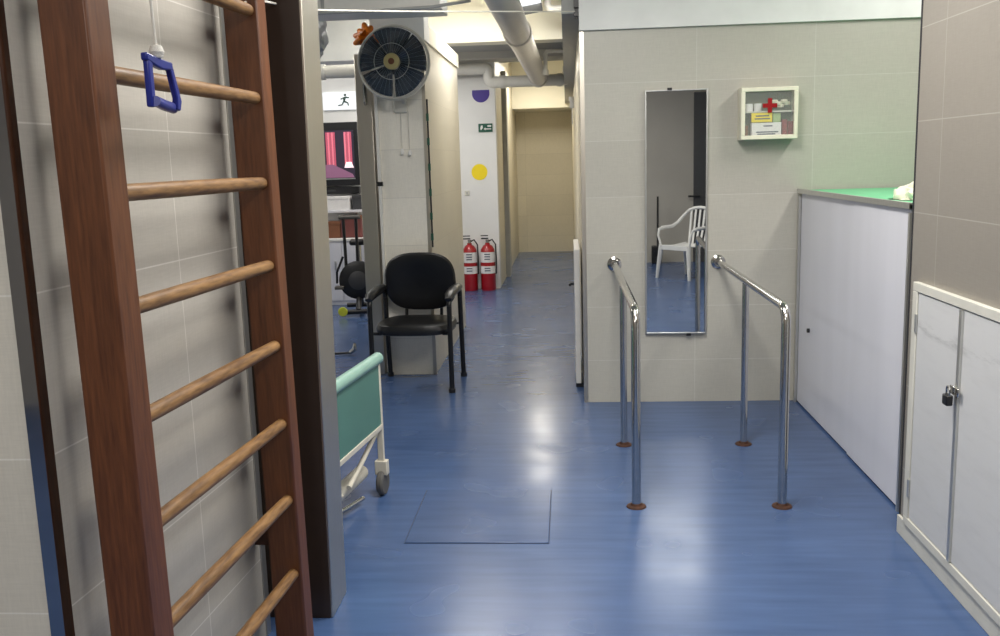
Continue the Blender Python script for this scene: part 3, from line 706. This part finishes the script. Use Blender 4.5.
# local: faces -y ; width .6
def seat_fn(u,v):
    x=(u-.5)*.46*(1.05-.12*v); y=-.22+.42*v
    z=.43-.02*math.sin(PI*v)-.01*math.sin(PI*u)+(-.03*(1-v*8) if v<.125 else 0)
    return (x,y,z)
MB().grid(seat_fn,13,13).build('seat',mp,pc,solid=.012)
MB().prism([(-.24,.43),(.24,.43),(.25,.36),(.2,.37),(-.2,.37),(-.25,.36)],-.232,-.218,'Y').build('front_apron',mp,pc,bevel=.003)
for s in (-1,1):
    MB().tube([(s*.225,-.215,.43),(s*.25,-.235,.2),(s*.27,-.25,0)],[.042,.034,.026],10,flat=.55).build('leg',mp,pc)
    MB().tube([(s*.19,.19,.43),(s*.22,.25,.2),(s*.24,.29,0)],[.036,.03,.024],10,flat=.55).build('leg',mp,pc)
    MB().tube([(s*.235,-.21,.42),(s*.27,-.225,.55),(s*.28,-.20,.625),(s*.285,-.12,.645),(s*.285,.06,.65),(s*.27,.16,.70),(s*.24,.23,.78),(s*.17,.27,.86)],[.016,.016,.02,.024,.024,.022,.02,.018],10,flat=.7).build('arm',mp,pc)
MB().tube([(-.18,.27,.85),(-.1,.285,.88),(0,.29,.89),(.1,.285,.88),(.18,.27,.85)],.02,10).build('back_rail',mp,pc)
for x in (-.14,-.07,0,.07,.14):
    MB().tube([(x*.9,.20,.42),(x,.24,.6),(x*1.05,.28,.86)],.016,8,flat=.4,up=(0,1,0)).build('back_slat',mp,pc)
pc.rotation_euler.z=math.radians(-136)
ps=thing('pole_stand','dark pole on a square base near the rear wall, seen in mirror','stand',(.76,-2.14,0))
MB().box(-.07,.07,-.07,.07,0,.26).build('base_box',M['black'],ps,bevel=.01)
MB().tube([(.02,0,.26),(.02,0,.98)],.013,8).build('pole',M['blackmetal'],ps)
# ------------------------------------------------------------------ lamps
def lamp(name,label,x,y,z,L,power,along='Y',col=(1,.97,.925),w=.12,group='fluorescent ceiling lamps'):
    o=thing(name,label,'lamp',(x,y,z),0 if along=='Y' else PI/2,group)
    MB().box(-.06,.06,-L/2,L/2,.0,.06).build('housing',M['wplastic'],o,bevel=.006)
    MB().cyl((0,-L/2+.03,-.02),(0,L/2-.03,-.02),.014,n=12).build('tube',M['tube'],o)
    for s in (-1,1): MB().box(-.02,.02,s*(L/2-.02)-.012,s*(L/2-.02)+.012,-.04,0).build('tube_holder',M['wplastic'],o)
    if z+.06<CZ-.005: MB().cyl((0,0,.06),(0,0,CZ-z),.008,n=8).build('hanger_rod',M['alu'],o)
    ld=bpy.data.lights.new('lamp_light','AREA'); ld.shape='RECTANGLE'; ld.size=w; ld.size_y=L; ld.energy=power; ld.color=col
    lo=bpy.data.objects.new('lamp_light',ld); COL.objects.link(lo); lo.parent=o; lo.location=(0,0,-.045)
    return o
lamp('fluorescent_lamp','fluorescent batten lamp on the ceiling right behind the viewer',.9,1.5,3.03,1.2,38,w=.8)
lamp('fluorescent_lamp','fluorescent batten lamp on the ceiling above the floor hatch',.1,3.4,3.03,1.2,66,w=.6)
lamp('fluorescent_lamp','added unseen fill lamp on the ceiling left behind the viewer',-1.3,-.6,3.03,1.2,56,w=1.0)  # added, unseen; brightens the cream end face of the left wall
lamp('fluorescent_lamp','fluorescent batten lamp on ceiling above the white cabinet',2.2,4.6,3.03,1.2,24,w=.3)
lamp('fluorescent_lamp','fluorescent batten lamp on ceiling before the cream beam',-.62,8.0,3.03,1.2,40,'X')
lamp('fluorescent_lamp','fluorescent batten lamp in the left room near the foil bag',-3.0,6.6,3.03,1.2,26,w=.3)
lamp('fluorescent_lamp','fluorescent batten lamp in the left room before the television',-2.9,9.3,3.03,1.2,17,w=.3)
lamp('fluorescent_lamp','added fill lamp hidden behind the tiled column near the far white wall',-1.5,10.1,2.72,.9,20)  # added where the column hides it, to light far wall and left room
lamp('fluorescent_lamp','fluorescent batten lamp on the ceiling of the far corridor',-.45,13.6,2.9,1.2,28,col=(1,.94,.82))
# ------------------------------------------------------------------ camera, world
def Rmat(p,y,r):
    cp,sp_=math.cos(p),math.sin(p); cy,sy=math.cos(y),math.sin(y)
    f=Vector((sy*cp,cy*cp,-sp_)); rt=Vector((cy,-sy,0)); up=rt.cross(f)
    c,s=math.cos(r),math.sin(r)
    return rt*c+up*s, up*c-rt*s, f
rt,up,f=Rmat(*[math.radians(a) for a in (9.55,-4.35,-1.68)])
cd=bpy.data.cameras.new('camera'); cam=bpy.data.objects.new('camera',cd); COL.objects.link(cam)
cd.sensor_width=36; cd.lens=930/1000*36; cd.clip_start=.05
cam.matrix_world=Matrix(((rt.x,up.x,-f.x,0),(rt.y,up.y,-f.y,0),(rt.z,up.z,-f.z,1.55),(0,0,0,1)))
scene.camera=cam
wd_=bpy.data.worlds.new('world'); scene.world=wd_; wd_.use_nodes=True
wd_.node_tree.nodes['Background'].inputs[0].default_value=(.9,.95,1,1); wd_.node_tree.nodes['Background'].inputs[1].default_value=.3
vs=scene.view_settings; vs.view_transform='Standard'; vs.look='None'; vs.gamma=1; vs.use_curve_mapping=False; vs.exposure=.3
